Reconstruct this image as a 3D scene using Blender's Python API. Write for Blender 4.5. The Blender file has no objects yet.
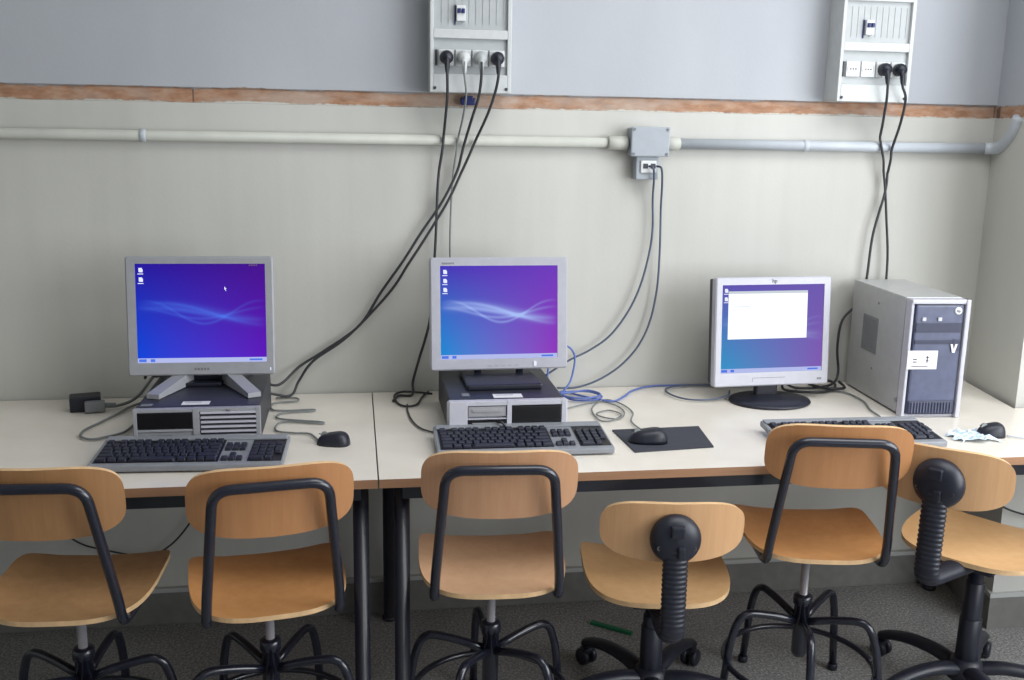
import bpy, bmesh, math, random
from mathutils import Vector, Matrix
random.seed(7)
COL = bpy.context.scene.collection
PI = math.pi
def lin(r, g, b):
    f = lambda c: (c/255/12.92) if c/255 <= .04045 else ((c/255+.055)/1.055)**2.4
    return (f(r), f(g), f(b), 1)

# ------------------------------------------------------------------ materials
def newmat(name):
    m = bpy.data.materials.new(name); m.use_nodes = True
    nt = m.node_tree; b = nt.nodes['Principled BSDF']
    return m, nt, b
def N(nt, typ, **kw):
    n = nt.nodes.new(typ)
    for k, v in kw.items(): setattr(n, k, v)
    return n
def noise(nt, scale, detail=3, vec=None, rough=.5):
    n = N(nt, 'ShaderNodeTexNoise'); n.inputs['Scale'].default_value = scale
    n.inputs['Detail'].default_value = detail; n.inputs['Roughness'].default_value = rough
    if vec: nt.links.new(vec, n.inputs['Vector'])
    return n
def ramp(nt, fac, stops):
    r = N(nt, 'ShaderNodeValToRGB'); e = r.color_ramp.elements
    while len(e) < len(stops): e.new(.5)
    for k, (p, c) in enumerate(stops): e[k].position = p; e[k].color = c
    nt.links.new(fac, r.inputs['Fac']); return r.outputs['Color']
def mth(nt, op, a, b=None, c=None):
    n = N(nt, 'ShaderNodeMath', operation=op)
    for i, v in enumerate((a, b, c)):
        if v is None: continue
        if isinstance(v, (int, float)): n.inputs[i].default_value = v
        else: nt.links.new(v, n.inputs[i])
    return n.outputs[0]
def mix(nt, fac, a, b):
    n = N(nt, 'ShaderNodeMix', data_type='RGBA')
    for s, v in ((n.inputs[0], fac), (n.inputs[6], a), (n.inputs[7], b)):
        if isinstance(v, (int, float)): s.default_value = v
        elif isinstance(v, tuple): s.default_value = v
        else: nt.links.new(v, s)
    return n.outputs[2]
def bump(nt, b, h, strength=.3, dist=.002):
    n = N(nt, 'ShaderNodeBump'); n.inputs['Strength'].default_value = strength; n.inputs['Distance'].default_value = dist
    nt.links.new(h, n.inputs['Height']); nt.links.new(n.outputs[0], b.inputs['Normal'])
def objco(nt, scale=(1, 1, 1)):
    t = N(nt, 'ShaderNodeTexCoord'); mp = N(nt, 'ShaderNodeMapping'); mp.inputs['Scale'].default_value = scale
    nt.links.new(t.outputs['Object'], mp.inputs[0]); return mp.outputs[0]
def plain(name, rgb, rough=.5, metal=0, var=.12, nscale=40, coat=0):
    m, nt, b = newmat(name)
    c = lin(*rgb); n = noise(nt, nscale, 4, objco(nt))
    d = tuple(x*(1-var) for x in c[:3])+(1,); l = tuple(min(1, x*(1+var)) for x in c[:3])+(1,)
    nt.links.new(ramp(nt, n.outputs[0], [(.3, d), (.7, l)]), b.inputs['Base Color'])
    b.inputs['Roughness'].default_value = rough; b.inputs['Metallic'].default_value = metal
    b.inputs['Coat Weight'].default_value = coat
    return m
def wood(name, a, bb, axis='z', rough=.42):
    m, nt, b = newmat(name)
    sc = {'z': (1, 1, .06), 'y': (1, .06, 1), 'x': (.06, 1, 1)}[axis]
    v = objco(nt, sc)
    n1 = noise(nt, 30, 5, v, .6); n2 = noise(nt, 220, 3, v, .6); n3 = noise(nt, 4, 2, objco(nt))
    f = mth(nt, 'ADD', mth(nt, 'MULTIPLY', n1.outputs[0], .55), mth(nt, 'MULTIPLY', n2.outputs[0], .25))
    f = mth(nt, 'ADD', f, mth(nt, 'MULTIPLY', n3.outputs[0], .2))
    nt.links.new(ramp(nt, f, [(.35, lin(*a)), (.65, lin(*bb))]), b.inputs['Base Color'])
    b.inputs['Roughness'].default_value = rough; b.inputs['Coat Weight'].default_value = .15
    b.inputs['Coat Roughness'].default_value = .3
    return m
M = {}
M['tube'] = plain('black_painted_steel', (27, 29, 42), .25, coat=.3)
M['leg'] = plain('table_leg_steel', (22, 25, 36), .35, coat=.2)
M['blackplastic'] = plain('black_plastic', (27, 29, 42), .42)
M['darkmetal'] = plain('dark_case_metal', (44, 46, 56), .45)
M['chrome'] = plain('chrome', (205, 206, 214), .25, .55, .03)
M['silver'] = plain('silver_plastic', (160, 161, 166), .42, .1, .05)
M['silvermid'] = plain('mid_silver_plastic', (172, 172, 182), .42, 0, .04)
M['silverlight'] = plain('light_silver_plastic', (190, 190, 200), .4, 0, .04)
M['white'] = plain('white_plastic', (212, 214, 216), .45, 0, .03)
M['whitebez'] = plain('pale_grey_plastic', (190, 190, 200), .45, 0, .03)
M['boxgrey'] = plain('electrical_box_grey', (196, 199, 200), .5, 0, .04)
M['boxpanel'] = plain('electrical_panel_grey', (172, 176, 178), .5, 0, .04)
M['boxgrey2'] = plain('junction_box_grey', (160, 166, 174), .5, 0, .04)
M['pipe'] = plain('conduit_grey', (186, 192, 200), .45, 0, .06, 12)
M['pipecream'] = plain('conduit_painted', (188, 189, 181), .5, 0, .06, 12)
M['cablek'] = plain('black_cable_rubber', (50, 51, 55), .5)
M['cableg'] = plain('grey_cable', (120, 124, 124), .5)
M['cablee'] = plain('slate_blue_cable', (82, 92, 112), .5)
M['cableb'] = plain('blue_cable', (92, 112, 178), .5)
M['key'] = plain('dark_key_plastic', (33, 36, 52), .5)
M['legend'] = plain('grey_print', (120, 122, 128), .6)
M['kbcase'] = plain('keyboard_case_silver', (140, 143, 150), .45, .1, .05)
M['label'] = plain('paper_label', (226, 226, 230), .6, 0, .03)
M['print'] = plain('dark_print', (60, 62, 74), .6)
M['pad'] = plain('mouse_pad_cloth', (58, 60, 70), .85, 0, .2, 300)
M['towerside'] = plain('tower_grey_steel', (186, 187, 188), .4, .3, .04)
M['towervent'] = plain('tower_vent_grey', (134, 136, 140), .55, .2, .05, 200)
M['towerfront'] = plain('tower_front_plastic', (84, 89, 114), .4)
M['towerdark'] = plain('tower_recess_plastic', (50, 53, 76), .45)
M['dark'] = plain('dark_recess', (12, 12, 16), .4)
M['green'] = plain('green_plastic', (20, 105, 70), .4)
M['blueplug'] = plain('dark_blue_plastic', (30, 40, 100), .45)
M['film'] = plain('pale_blue_film', (205, 222, 238), .25, 0, .1)
M['wood1'] = wood('beech_veneer_tan', (178, 134, 92), (198, 154, 108))
M['wood2'] = wood('beech_veneer_orange', (202, 140, 84), (216, 158, 102))
M['wood3'] = wood('beech_veneer_pale', (210, 164, 126), (224, 182, 146))
M['wood4'] = wood('beech_veneer_yellow', (216, 168, 116), (228, 186, 136))
for k_, (a_, b_) in {'1': ((158, 114, 74), (180, 134, 90)), '2': ((172, 118, 74), (190, 136, 90)), '3': ((184, 136, 100), (200, 154, 118)), '4': ((196, 150, 106), (212, 168, 124))}.items(): M['back'+k_] = wood('backrest_veneer_shaded_'+k_, a_, b_)  # darker copies of the seat veneer; shade on the backrests is in the colour
M['plyedge'] = plain('plywood_edge', (214, 178, 134), .5)
M['deskedge'] = wood('desk_edge_brown', (142, 104, 76), (172, 130, 98), 'x')
M['backpaint'] = M['boxpanel']

def laminate():
    m, nt, b = newmat('desk_laminate')
    n = noise(nt, 6, 5, objco(nt)); n2 = noise(nt, 400, 2, objco(nt))
    f = mth(nt, 'ADD', mth(nt, 'MULTIPLY', n.outputs[0], .7), mth(nt, 'MULTIPLY', n2.outputs[0], .3))
    nt.links.new(ramp(nt, f, [(.35, lin(222, 214, 204)), (.65, lin(232, 226, 216))]), b.inputs['Base Color'])
    b.inputs['Roughness'].default_value = .3
    return m
M['desk'] = laminate()
def floor_mat():
    m, nt, b = newmat('floor_speckled')
    n = noise(nt, 130, 4, objco(nt), .9); n2 = noise(nt, 3, 4, objco(nt))
    c = ramp(nt, n.outputs[0], [(.36, lin(92, 92, 93)), (.5, lin(138, 137, 137)), (.62, lin(200, 198, 195))])
    c2 = ramp(nt, n2.outputs[0], [(.3, (.75, .75, .75, 1)), (.7, (1, 1, 1, 1))])
    mx = N(nt, 'ShaderNodeMix', data_type='RGBA', blend_type='MULTIPLY'); mx.inputs[0].default_value = 1
    nt.links.new(c, mx.inputs[6]); nt.links.new(c2, mx.inputs[7]); nt.links.new(mx.outputs[2], b.inputs['Base Color'])
    b.inputs['Roughness'].default_value = .6
    return m
M['floor'] = floor_mat()
ZB0, ZB1 = 1.632, 1.676          # ragged band of bare brick
def wall_mat():
    m, nt, b = newmat('plaster_wall')
    t = N(nt, 'ShaderNodeTexCoord'); s = N(nt, 'ShaderNodeSeparateXYZ'); nt.links.new(t.outputs['Object'], s.inputs[0])
    z, x = s.outputs['Z'], s.outputs['X']
    mp = N(nt, 'ShaderNodeMapping'); mp.inputs['Scale'].default_value = (1, 1, .5); nt.links.new(t.outputs['Object'], mp.inputs[0])
    e1 = noise(nt, 5, 4, mp.outputs[0], .6); e2 = noise(nt, 38, 4, mp.outputs[0], .7)
    wob = mth(nt, 'ADD', mth(nt, 'MULTIPLY', mth(nt, 'SUBTRACT', e1.outputs[0], .5), .022), mth(nt, 'MULTIPLY', mth(nt, 'SUBTRACT', e2.outputs[0], .5), .014))
    zz = mth(nt, 'ADD', z, wob)
    def step(a, edge, w=.0015):
        mr = N(nt, 'ShaderNodeMapRange', clamp=True); nt.links.new(a, mr.inputs[0])
        mr.inputs[1].default_value = edge-w; mr.inputs[2].default_value = edge+w; return mr.outputs[0]
    lo = step(zz, ZB0+.003); hi = step(zz, ZB1-.003)
    # painted plaster
    pn = noise(nt, 2.2, 5, mp.outputs[0]); pf = noise(nt, 90, 3, t.outputs['Object'])
    cream = ramp(nt, pn.outputs[0], [(.3, lin(189, 188, 182)), (.7, lin(199, 198, 193))])
    upper = ramp(nt, pn.outputs[0], [(.3, lin(168, 171, 178)), (.7, lin(180, 183, 189))])
    # vertical faint marks below
    mp2 = N(nt, 'ShaderNodeMapping'); mp2.inputs['Scale'].default_value = (9, 1, .6); nt.links.new(t.outputs['Object'], mp2.inputs[0])
    st = noise(nt, 1.6, 3, mp2.outputs[0]); stc = ramp(nt, st.outputs[0], [(.3, (.93, .93, .94, 1)), (.62, (1, 1, 1, 1))])
    mu = N(nt, 'ShaderNodeMix', data_type='RGBA', blend_type='MULTIPLY'); mu.inputs[0].default_value = .6
    nt.links.new(cream, mu.inputs[6]); nt.links.new(stc, mu.inputs[7]); cream = mu.outputs[2]
    # brick: terracotta with paler mortar remains
    mp3 = N(nt, 'ShaderNodeMapping'); mp3.inputs['Scale'].default_value = (1, 1, 3); nt.links.new(t.outputs['Object'], mp3.inputs[0])
    bn = noise(nt, 16, 5, mp3.outputs[0], .65); bn2 = noise(nt, 4.3, 3, mp3.outputs[0], .6)
    brick = ramp(nt, bn.outputs[0], [(.3, lin(134, 98, 76)), (.5, lin(166, 124, 96)), (.68, lin(180, 150, 128))])
    pale = ramp(nt, bn2.outputs[0], [(.46, (0, 0, 0, 1)), (.62, (1, 1, 1, 1))])
    brick = mix(nt, mth(nt, 'MULTIPLY', pale, .5), brick, lin(180, 168, 158))
    fr = mth(nt, 'FRACT', mth(nt, 'DIVIDE', mth(nt, 'ADD', x, 4.03), .255))
    joint = mth(nt, 'MULTIPLY', mth(nt, 'LESS_THAN', fr, .016), mth(nt, 'GREATER_THAN', e1.outputs[0], .52))
    brick = mix(nt, mth(nt, 'MULTIPLY', joint, .8), brick, lin(84, 66, 58))
    c = mix(nt, lo, cream, brick); c = mix(nt, hi, c, upper)
    nt.links.new(c, b.inputs['Base Color']); b.inputs['Roughness'].default_value = .72
    band = mth(nt, 'SUBTRACT', lo, hi)
    h = mth(nt, 'ADD', mth(nt, 'MULTIPLY', pf.outputs[0], .12), mth(nt, 'MULTIPLY', band, mth(nt, 'SUBTRACT', mth(nt, 'MULTIPLY', bn.outputs[0], .6), 1.2)))
    bump(nt, b, h, .6, .004)
    return m
M['wall'] = wall_mat()
M['paint'] = plain('plain_white_paint', (206, 206, 200), .75, 0, .03, 3)
M['base'] = plain('baseboard_grey', (116, 115, 112), .6, 0, .1, 30)
M['basetop'] = plain('baseboard_top_grey', (176, 178, 176), .5, 0, .06, 10)

def screen_mat(name, tl, tr, bl, br, wave, gain=1.0, wstr=.5):
    m, nt, b = newmat(name)
    nt.nodes.remove(b); out = nt.nodes['Material Output']; em = N(nt, 'ShaderNodeEmission')
    uv = N(nt, 'ShaderNodeTexCoord'); s = N(nt, 'ShaderNodeSeparateXYZ'); nt.links.new(uv.outputs['UV'], s.inputs[0])
    u, v = s.outputs[0], s.outputs[1]
    top = mix(nt, u, lin(*tl), lin(*tr)); bot = mix(nt, u, lin(*bl), lin(*br)); c = mix(nt, v, bot, top)
    env = mth(nt, 'POWER', mth(nt, 'SINE', mth(nt, 'MULTIPLY', u, PI)), .8)
    def g(base, amp, fr, ph, w):
        y = mth(nt, 'ADD', mth(nt, 'MULTIPLY', mth(nt, 'COSINE', mth(nt, 'MULTIPLY', mth(nt, 'SUBTRACT', u, ph), fr)), amp), base)
        d = mth(nt, 'DIVIDE', mth(nt, 'SUBTRACT', v, y), w)
        return mth(nt, 'EXPONENT', mth(nt, 'MULTIPLY', mth(nt, 'MULTIPLY', d, d), -1))
    tot = None
    for a in ((.49, .115, 3.7, .18, .018), (.51, -.115, 7.2, .52, .014), (.495, .06, 3.9, .12, .022), (.50, -.055, 6.4, .50, .016), (.49, .08, 3.6, .2, .05)):
        q = mth(nt, 'MULTIPLY', g(*a), env); tot = q if tot is None else mth(nt, 'ADD', tot, q)
    c = mix(nt, mth(nt, 'MINIMUM', mth(nt, 'MULTIPLY', tot, wstr*.5), 1), c, lin(*wave))
    nt.links.new(c, em.inputs[0]); em.inputs[1].default_value = gain
    nt.links.new(em.outputs[0], out.inputs[0]); return m
def emis(name, rgb, k=1.0):
    m, nt, b = newmat(name); nt.nodes.remove(b)
    em = N(nt, 'ShaderNodeEmission'); em.inputs[0].default_value = lin(*rgb); em.inputs[1].default_value = k
    nt.links.new(em.outputs[0], nt.nodes['Material Output'].inputs[0]); return m
M['lit'] = emis('lit_white_pixels', (236, 240, 255), 1.0)
M['bar'] = emis('lit_taskbar', (180, 188, 236), 1.0)
M['barblue'] = emis('lit_blue_pixels', (80, 120, 230), 1.0)
M['winwhite'] = emis('lit_window_white', (250, 253, 255), 1.15)
M['wingrey'] = emis('lit_window_grey', (206, 214, 222), 1.0)

# ------------------------------------------------------------------ mesh helpers
class MB:
    def __init__(s): s.v = []; s.f = []; s.mi = []; s.sm = []; s.uv = None
    def add(s, verts, faces, mi=0, smooth=True):
        o = len(s.v); s.v += [tuple(p) for p in verts]
        for f in faces: s.f.append(tuple(i+o for i in f)); s.mi.append(mi); s.sm.append(smooth)
    def box(s, c, d, bev=.0, mi=0, rz=0, rx=0, seg=2, taper=None):
        bm = bmesh.new(); bmesh.ops.create_cube(bm, size=1)
        for v in bm.verts:
            v.co = Vector((v.co.x*d[0], v.co.y*d[1], v.co.z*d[2]))
            if taper and v.co.z > 0: v.co.x *= taper[0]; v.co.y *= taper[1]
        if bev: bmesh.ops.bevel(bm, geom=bm.edges[:], offset=bev, segments=seg, affect='EDGES', profile=.6)
        R = Matrix.Translation(c) @ Matrix.Rotation(rz, 4, 'Z') @ Matrix.Rotation(rx, 4, 'X')
        bm.verts.ensure_lookup_table(); bm.verts.index_update()
        s.add([R @ v.co for v in bm.verts], [[v.index for v in f.verts] for f in bm.faces], mi, False); bm.free(); return s
    def cyl(s, a, b, r1, r2=None, n=20, mi=0, bev=.0, smooth=True):
        r2 = r1 if r2 is None else r2
        a, b = Vector(a), Vector(b); ax = (b-a); L = ax.length; ax.normalize()
        prof = [(0, 0), (r1-bev, 0), (r1, bev), (r2, L-bev), (r2-bev, L), (0, L)] if bev else [(0, 0), (r1, 0), (r1, 0), (r2, L), (r2, L), (0, L)]
        return s.lathe(a, ax, prof, n, mi, smooth)
    def lathe(s, o, ax, prof, n=24, mi=0, smooth=True):
        ax = Vector(ax).normalized(); t = Vector((1, 0, 0)) if abs(ax.x) < .9 else Vector((0, 1, 0))
        e1 = ax.cross(t).normalized(); e2 = ax.cross(e1); vs = []; fs = []
        for r, h in prof:
            for k in range(n):
                a = 2*PI*k/n; vs.append(Vector(o)+ax*h+e1*math.cos(a)*r+e2*math.sin(a)*r)
        for i in range(len(prof)-1):
            for k in range(n):
                j = (k+1) % n; fs.append((i*n+k, i*n+j, (i+1)*n+j, (i+1)*n+k))
        s.add(vs, fs, mi, smooth); return s
    def tube(s, pts, r, n=10, mi=0, sub=6, smooth=True, rfun=None, asp=1.0, up=None, clear=False):
        P = spline(pts, sub) if sub else [Vector(p) for p in pts]
        if clear:          # a hanging cable bows out over the conduit
            for p in P:
                k = max(0.0, min(1.0, (.085-abs(p.z-1.537))/.05)); p.y = min(p.y, W-.030-.0115*k*k*(3-2*k)) if p.z > .8 and k > 0 else p.y
        vs = []; fs = []; prev = Vector(up) if up else None
        for i, p in enumerate(P):
            t = (P[min(i+1, len(P)-1)]-P[max(i-1, 0)])
            if t.length < 1e-9: t = Vector((0, 0, 1))
            t.normalize()
            if prev is None: prev = Vector((1, 0, 0)) if abs(t.x) < .8 else Vector((0, 1, 0))
            e1 = (prev-t*prev.dot(t)).normalized(); prev = e1; e2 = t.cross(e1)
            rr = r*(rfun(i/(len(P)-1)) if rfun else 1)
            for k in range(n):
                a = 2*PI*k/n; vs.append(p+e1*math.cos(a)*rr+e2*math.sin(a)*rr*asp)
        for i in range(len(P)-1):
            for k in range(n):
                j = (k+1) % n; fs.append((i*n+k, i*n+j, (i+1)*n+j, (i+1)*n+k))
        fs.append(tuple(range(n))[::-1]); fs.append(tuple((len(P)-1)*n+k for k in range(n)))
        s.add(vs, fs, mi, smooth); return s
    def prism(s, poly, z0, z1, mi=0, side=None):
        n = len(poly); vs = [(x, y, z0) for x, y in poly]+[(x, y, z1) for x, y in poly]
        s.add(vs, [tuple(range(n))[::-1], tuple(range(n, 2*n))], mi, False)
        s.add(vs, [(i, (i+1) % n, n+(i+1) % n, n+i) for i in range(n)], mi if side is None else side, False); return s
    def build(s, name, mats, parent=None, loc=(0, 0, 0), rot=(0, 0, 0)):
        me = bpy.data.meshes.new(name); me.from_pydata(s.v, [], s.f)
        for m in (mats if isinstance(mats, (list, tuple)) else [mats]): me.materials.append(m)
        for p, mi, sm in zip(me.polygons, s.mi, s.sm): p.material_index = mi; p.use_smooth = sm
        bm = bmesh.new(); bm.from_mesh(me); bmesh.ops.recalc_face_normals(bm, faces=bm.faces[:]); bm.to_mesh(me); bm.free()
        me.update(); o = bpy.data.objects.new(name, me); COL.objects.link(o)
        o.location = loc; o.rotation_euler = rot
        if parent: o.parent = parent
        return o
def spline(pts, sub=6):
    P = [Vector(p) for p in pts]
    if len(P) < 3: return P
    Q = [P[0]*2-P[1]]+P+[P[-1]*2-P[-2]]; out = []
    for i in range(1, len(Q)-2):
        p0, p1, p2, p3 = Q[i-1:i+3]
        for k in range(sub):
            t = k/sub
            out.append(.5*((2*p1)+(p2-p0)*t+(2*p0-5*p1+4*p2-p3)*t*t+(3*p1-p0-3*p2+p3)*t**3))
    out.append(P[-1]); return out
def fillet(pts, r, n=6):
    P = [Vector(p) for p in pts]; out = [P[0]]
    for i in range(1, len(P)-1):
        a = (P[i-1]-P[i]); b = (P[i+1]-P[i]); d = min(r, a.length*.48, b.length*.48)
        A = P[i]+a.normalized()*d; B = P[i]+b.normalized()*d
        for k in range(n+1):
            t = k/n; out.append(A*(1-t)**2+P[i]*2*t*(1-t)+B*t*t)
    out.append(P[-1]); return out
def empty(name, loc=(0, 0, 0), rot=(0, 0, 0)):
    o = bpy.data.objects.new(name, None); COL.objects.link(o); o.location = loc
    o.rotation_euler = rot if isinstance(rot, tuple) else (0, 0, rot); o.empty_display_size = .05; return o
def tag(o, label=None, cat=None, group=None, kind=None):
    if label: o['label'] = label
    if cat: o['category'] = cat
    if group: o['group'] = group
    if kind: o['kind'] = kind
    return o
def rad(a): return math.radians(a)

# ------------------------------------------------------------------ room
W = 3.124; YF = 2.3055; DZ = .75
PX0, PX1, PY = 2.095, 2.035, 2.768       # corner pier: meets back wall at PX0, its front corner at PX1, PY
def struct(o): o['kind'] = 'structure'; return o
mb = MB(); mb.box((0.2, .6, -.05), (6.8, 7.2, .1)); struct(mb.build('floor', M['floor']))
mb = MB()   # upper plaster stands a few mm proud above the hacked-off brick band
prof = [(W, 0), (W, ZB0), (W+.006, ZB0+.002), (W+.006, ZB1-.004), (W-.004, ZB1+.001), (W-.004, 3.0), (W+.2, 3.0), (W+.2, 0)]
vs = [(-3.1, y, z) for y, z in prof]+[(2.5, y, z) for y, z in prof]; n = len(prof)
mb.add(vs, [(i, (i+1) % n, n+(i+1) % n, n+i) for i in range(n)]+[tuple(range(n)), tuple(range(n, 2*n))[::-1]], 0, False)
struct(mb.build('wall_back', M['wall']))
mb = MB(); mb.prism([(PX1, PY), (2.95, PY), (2.95, W+.1), (PX0, W+.1), (PX0, W)], 0, 3.0); struct(mb.build('wall_corner', M['wall']))
mb = MB(); mb.box((-3.1, .3, 1.5), (.2, 6.0, 3.0)); struct(mb.build('wall_left', M['paint']))
mb = MB()
mb.box((3.05, .2, .45), (.2, 6, .9)); mb.box((3.05, .2, 2.75), (.2, 6, .5)); mb.box((3.05, 2.5, 1.7), (.2, 1.0, 1.6)); mb.box((3.05, -1.9, 1.7), (.2, 1.8, 1.6))
struct(mb.build('wall_right', M['paint']))
mb = MB(); mb.box((0.2, .6, 3.05), (6.8, 7.2, .1)); struct(mb.build('ceiling', M['paint']))
w = struct(empty('window_1', (3.02, .5, 1.7)))
mb = MB()
for y in (-1.47, 0, 1.47): mb.box((0, y, 0), (.06, .06, 1.6), .004)
for z in (-.77, .77): mb.box((0, 0, z), (.06, 3.0, .06), .004)
mb.build('window_frame', M['white'], w)
mb = MB(); mb.box((-.6, W-.008, .055), (5.3, .016, .110), .003); mb.box((-.6, W-.009, .117), (5.3, .019, .015), .003, 1); struct(mb.build('baseboard_back', [M['base'], M['basetop']]))
mb = MB(); q = [(PX0-.012, W-.016), (PX1-.014, PY-.012), (2.95, PY-.012), (2.95, PY), (PX1, PY), (PX0, W-.016)]
mb.prism(q, 0, .110); mb.prism(q, .110, .125, 1); struct(mb.build('baseboard_corner', [M['base'], M['basetop']]))

# ------------------------------------------------------------------ conduit, junction box
c = empty('cable_conduit', (0, W-.02, 1.537))
mb = MB(); mb.tube([(-2.95, 0, 0), (.79, 0, 0)], .0155, 14, sub=0)
mb.build('pipe', M['pipecream'], c)
mb = MB(); mb.tube([(1.0, 0, 0), (2.07, 0, 0)], .0165, 14, sub=0); mb.build('pipe', M['pipe'], c)
mb = MB(); mb.cyl((-.607, 0, 0), (-.59, 0, 0), .0185, bev=.002); mb.build('coupling', M['pipe'], c)
mb = MB(); mb.cyl((.78, -.003, 0), (.842, -.003, 0), .0215, bev=.003); mb.build('gland', M['pipecream'], c)
mb = MB(); mb.cyl((.968, -.003, 0), (1.01, -.003, 0), .021, bev=.003); mb.build('gland', M['pipecream'], c)
mb = MB(); mb.cyl((1.42, 0, 0), (1.438, 0, 0), .0185, bev=.002); mb.build('coupling', M['pipe'], c)
mb = MB(); mb.tube([(2.055, 0, 0), (2.075, -.012, .001), (2.082, -.04, .006), (2.075, -.09, .03), (2.066, -.13, .065), (2.062, -.15, .10)], .019, 14)
mb.build('elbow', M['pipe'], c)
tag(c, 'grey plastic pipe running along the wall below the brick strip', 'pipe')

j = empty('junction_box', (.905, W, 1.542))
mb = MB(); mb.box((0, -.028, 0), (.116, .056, .084), .005); mb.build('box_body', M['boxgrey2'], j)
mb = MB(); mb.box((0, -.060, 0), (.122, .010, .09), .004); lid = mb.build('lid', M['boxgrey2'], j)
for sx in (-1, 1):
    for sz in (-1, 1):
        mb = MB(); mb.cyl((sx*.053, -.064, sz*.037), (sx*.053, -.068, sz*.037), .0042, n=12); mb.build('screw', M['legend'], lid)
tag(j, 'grey rectangular junction box with four lid screws on the wall pipe', 'electrical box')
d = empty('data_outlet', (.903, W, 1.462))
mb = MB(); mb.box((0, -.024, 0), (.072, .048, .072), .004); mb.build('housing', M['boxgrey2'], d)
mb = MB(); mb.box((.002, -.051, .004), (.05, .008, .038), .003); mb.build('faceplate', M['white'], d)
for k in (-1, 1):
    mb = MB(); mb.box((.004+k*.012, -.0555, .006), (.015, .003, .015), .001); mb.build('socket', M['print'], d)
tag(d, 'small grey network outlet hanging under the junction box', 'outlet')

# ------------------------------------------------------------------ power boxes
def power_box(x, label, plugs):
    w, h, dp = .238, .40, .10
    t = empty('power_box', (x, W, 1.675))
    mb = MB(); mb.box((0, -(dp-.012)/2, h/2), (w-.004, dp-.012, h), .006); mb.build('box_body', M['boxgrey'], t)
    # front frame with two recesses
    mb = MB(); y = -dp
    for (x0, x1, z0, z1) in ((-w/2, -w/2+.010, 0, h), (w/2-.012, w/2, 0, h), (-w/2+.010, w/2-.012, 0, .052), (-w/2+.010, w/2-.012, .152, .178), (-w/2+.010, w/2-.012, .30, h)):
        mb.box(((x0+x1)/2, y+.006, (z0+z1)/2), (x1-x0, .014, z1-z0), .0022)
    mb.build('front_frame', M['boxgrey'], t)
    mb = MB(); mb.box((0, -dp+.013, .102), (w-.02, .006, .10)); mb.build('socket_panel', M['boxpanel'], t)
    mb = MB(); mb.box((0, -dp+.013, .239), (w-.02, .006, .122))
    for k in range(10): mb.box((-.085+k*.02, -dp+.0095, .239), (.0012, .002, .09), 0, 0)
    mb.build('breaker_panel', M['boxpanel'], t)
    mb = MB(); mb.box((-.03, -dp+.004, .222), (.026, .018, .044), .002); br = mb.build('breaker', M['white'], t)
    mb = MB(); mb.box((-.036, -dp-.008, .228), (.009, .012, .013), .002); mb.box((-.024, -dp-.008, .228), (.009, .012, .013), .002); mb.box((-.046, -dp+.008, .218), (.003, .006, .055)); mb.build('switch_lever', M['blueplug'], br)
    for k in range(4):
        sx = -.072+k*.0495
        mb = MB(); mb.box((sx, -dp+.006, .098), (.045, .010, .046), .002); so = mb.build('socket', M['white'], t)
        mb = MB(); mb.lathe((sx, -dp+.0015, .098), (0, -1, 0), [(.020, -.001), (.0195, .0015), (.0175, .0015), (.017, -.0005), (0, -.0005)], 24); mb.build('socket_ring', M['boxgrey'], so)
        mb = MB()
        for q in (-1, 0, 1): mb.cyl((sx+q*.0085, -dp+.001, .098), (sx+q*.0085, -dp+.0005, .098), .0024, n=10)
        mb.build('pin_hole', M['dark'], so)
    mb = MB(); mb.box((-.101, -dp+.007, .098), (.004, .003, .045)); mb.build('gasket', M['dark'], t)
    for sx in (-1, 1):
        mb = MB(); mb.cyl((sx*.105, -dp-.001, .012), (sx*.105, -dp-.004, .012), .0045, n=12); mb.build('screw', M['print'], t)
    tag(t, label, 'power box'); return t
BX1, BX2 = .343, 1.603
power_box(BX1, 'grey wall power box with all four sockets in use, above the middle monitor', 4)
power_box(BX2, 'grey wall power box with two empty sockets, above the tower computer', 2)
YP = W-.10
def sock(bx, k): return bx-.072+k*.0495, 1.773
def plug_cable(label, bx, k, pts, mat='cablek', plugmat='blackplastic', r=.0042, group=None, name='power_cable', big=True):
    x, z = sock(bx, k)
    first = [(x, YP-.034, z-.012), (x, YP-.036, z-.05)]
    mb = MB(); mb.tube(first+pts, r, 8, sub=8, clear=True); o = mb.build(name, M[mat])
    mb = MB()
    R = .0195 if big else .016
    mb.lathe((x, YP-.001, z), (0, -1, 0), [(0, 0), (R, 0), (R, .016), (R*.82, .026), (R*.5, .032), (0, .034)], 20)
    mb.cyl((x, YP-.026, z-.004), (x, YP-.034, z-.045), .010 if big else .007, .0055, n=12, bev=.001)
    mb.build('plug', M[plugmat], o)
    tag(o, label, 'cable', group); return o
YW = W-.03
def wp(*q): return [(a, YW if len(t) == 1 else t[1], t[0]) if False else (a, YW, b) for a, b, *t in q]
plug_cable('black power cable dropping almost straight down from the leftmost socket of the left power box', BX1, 0,
  [(.273, W-.118, 1.665), (.271, W-.09, 1.61)]+wp((.268, 1.53), (.254, 1.418), (.248, 1.266), (.243, 1.17), (.236, 1.06), (.226, .97), (.195, .86), (.176, .79))+[(.172, 3.06, .756), (.13, 3.05, .756), (.11, 2.99, .756)])
plug_cable('thin grey power cable hanging straight down behind the middle monitor', BX1, 1,
  [(.328, W-.116, 1.665), (.322, W-.08, 1.60)]+wp((.31, 1.52), (.296, 1.388), (.291, 1.189), (.30, 1.0), (.33, .88), (.36, .80)), 'cableg', 'boxgrey', .003)
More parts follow.
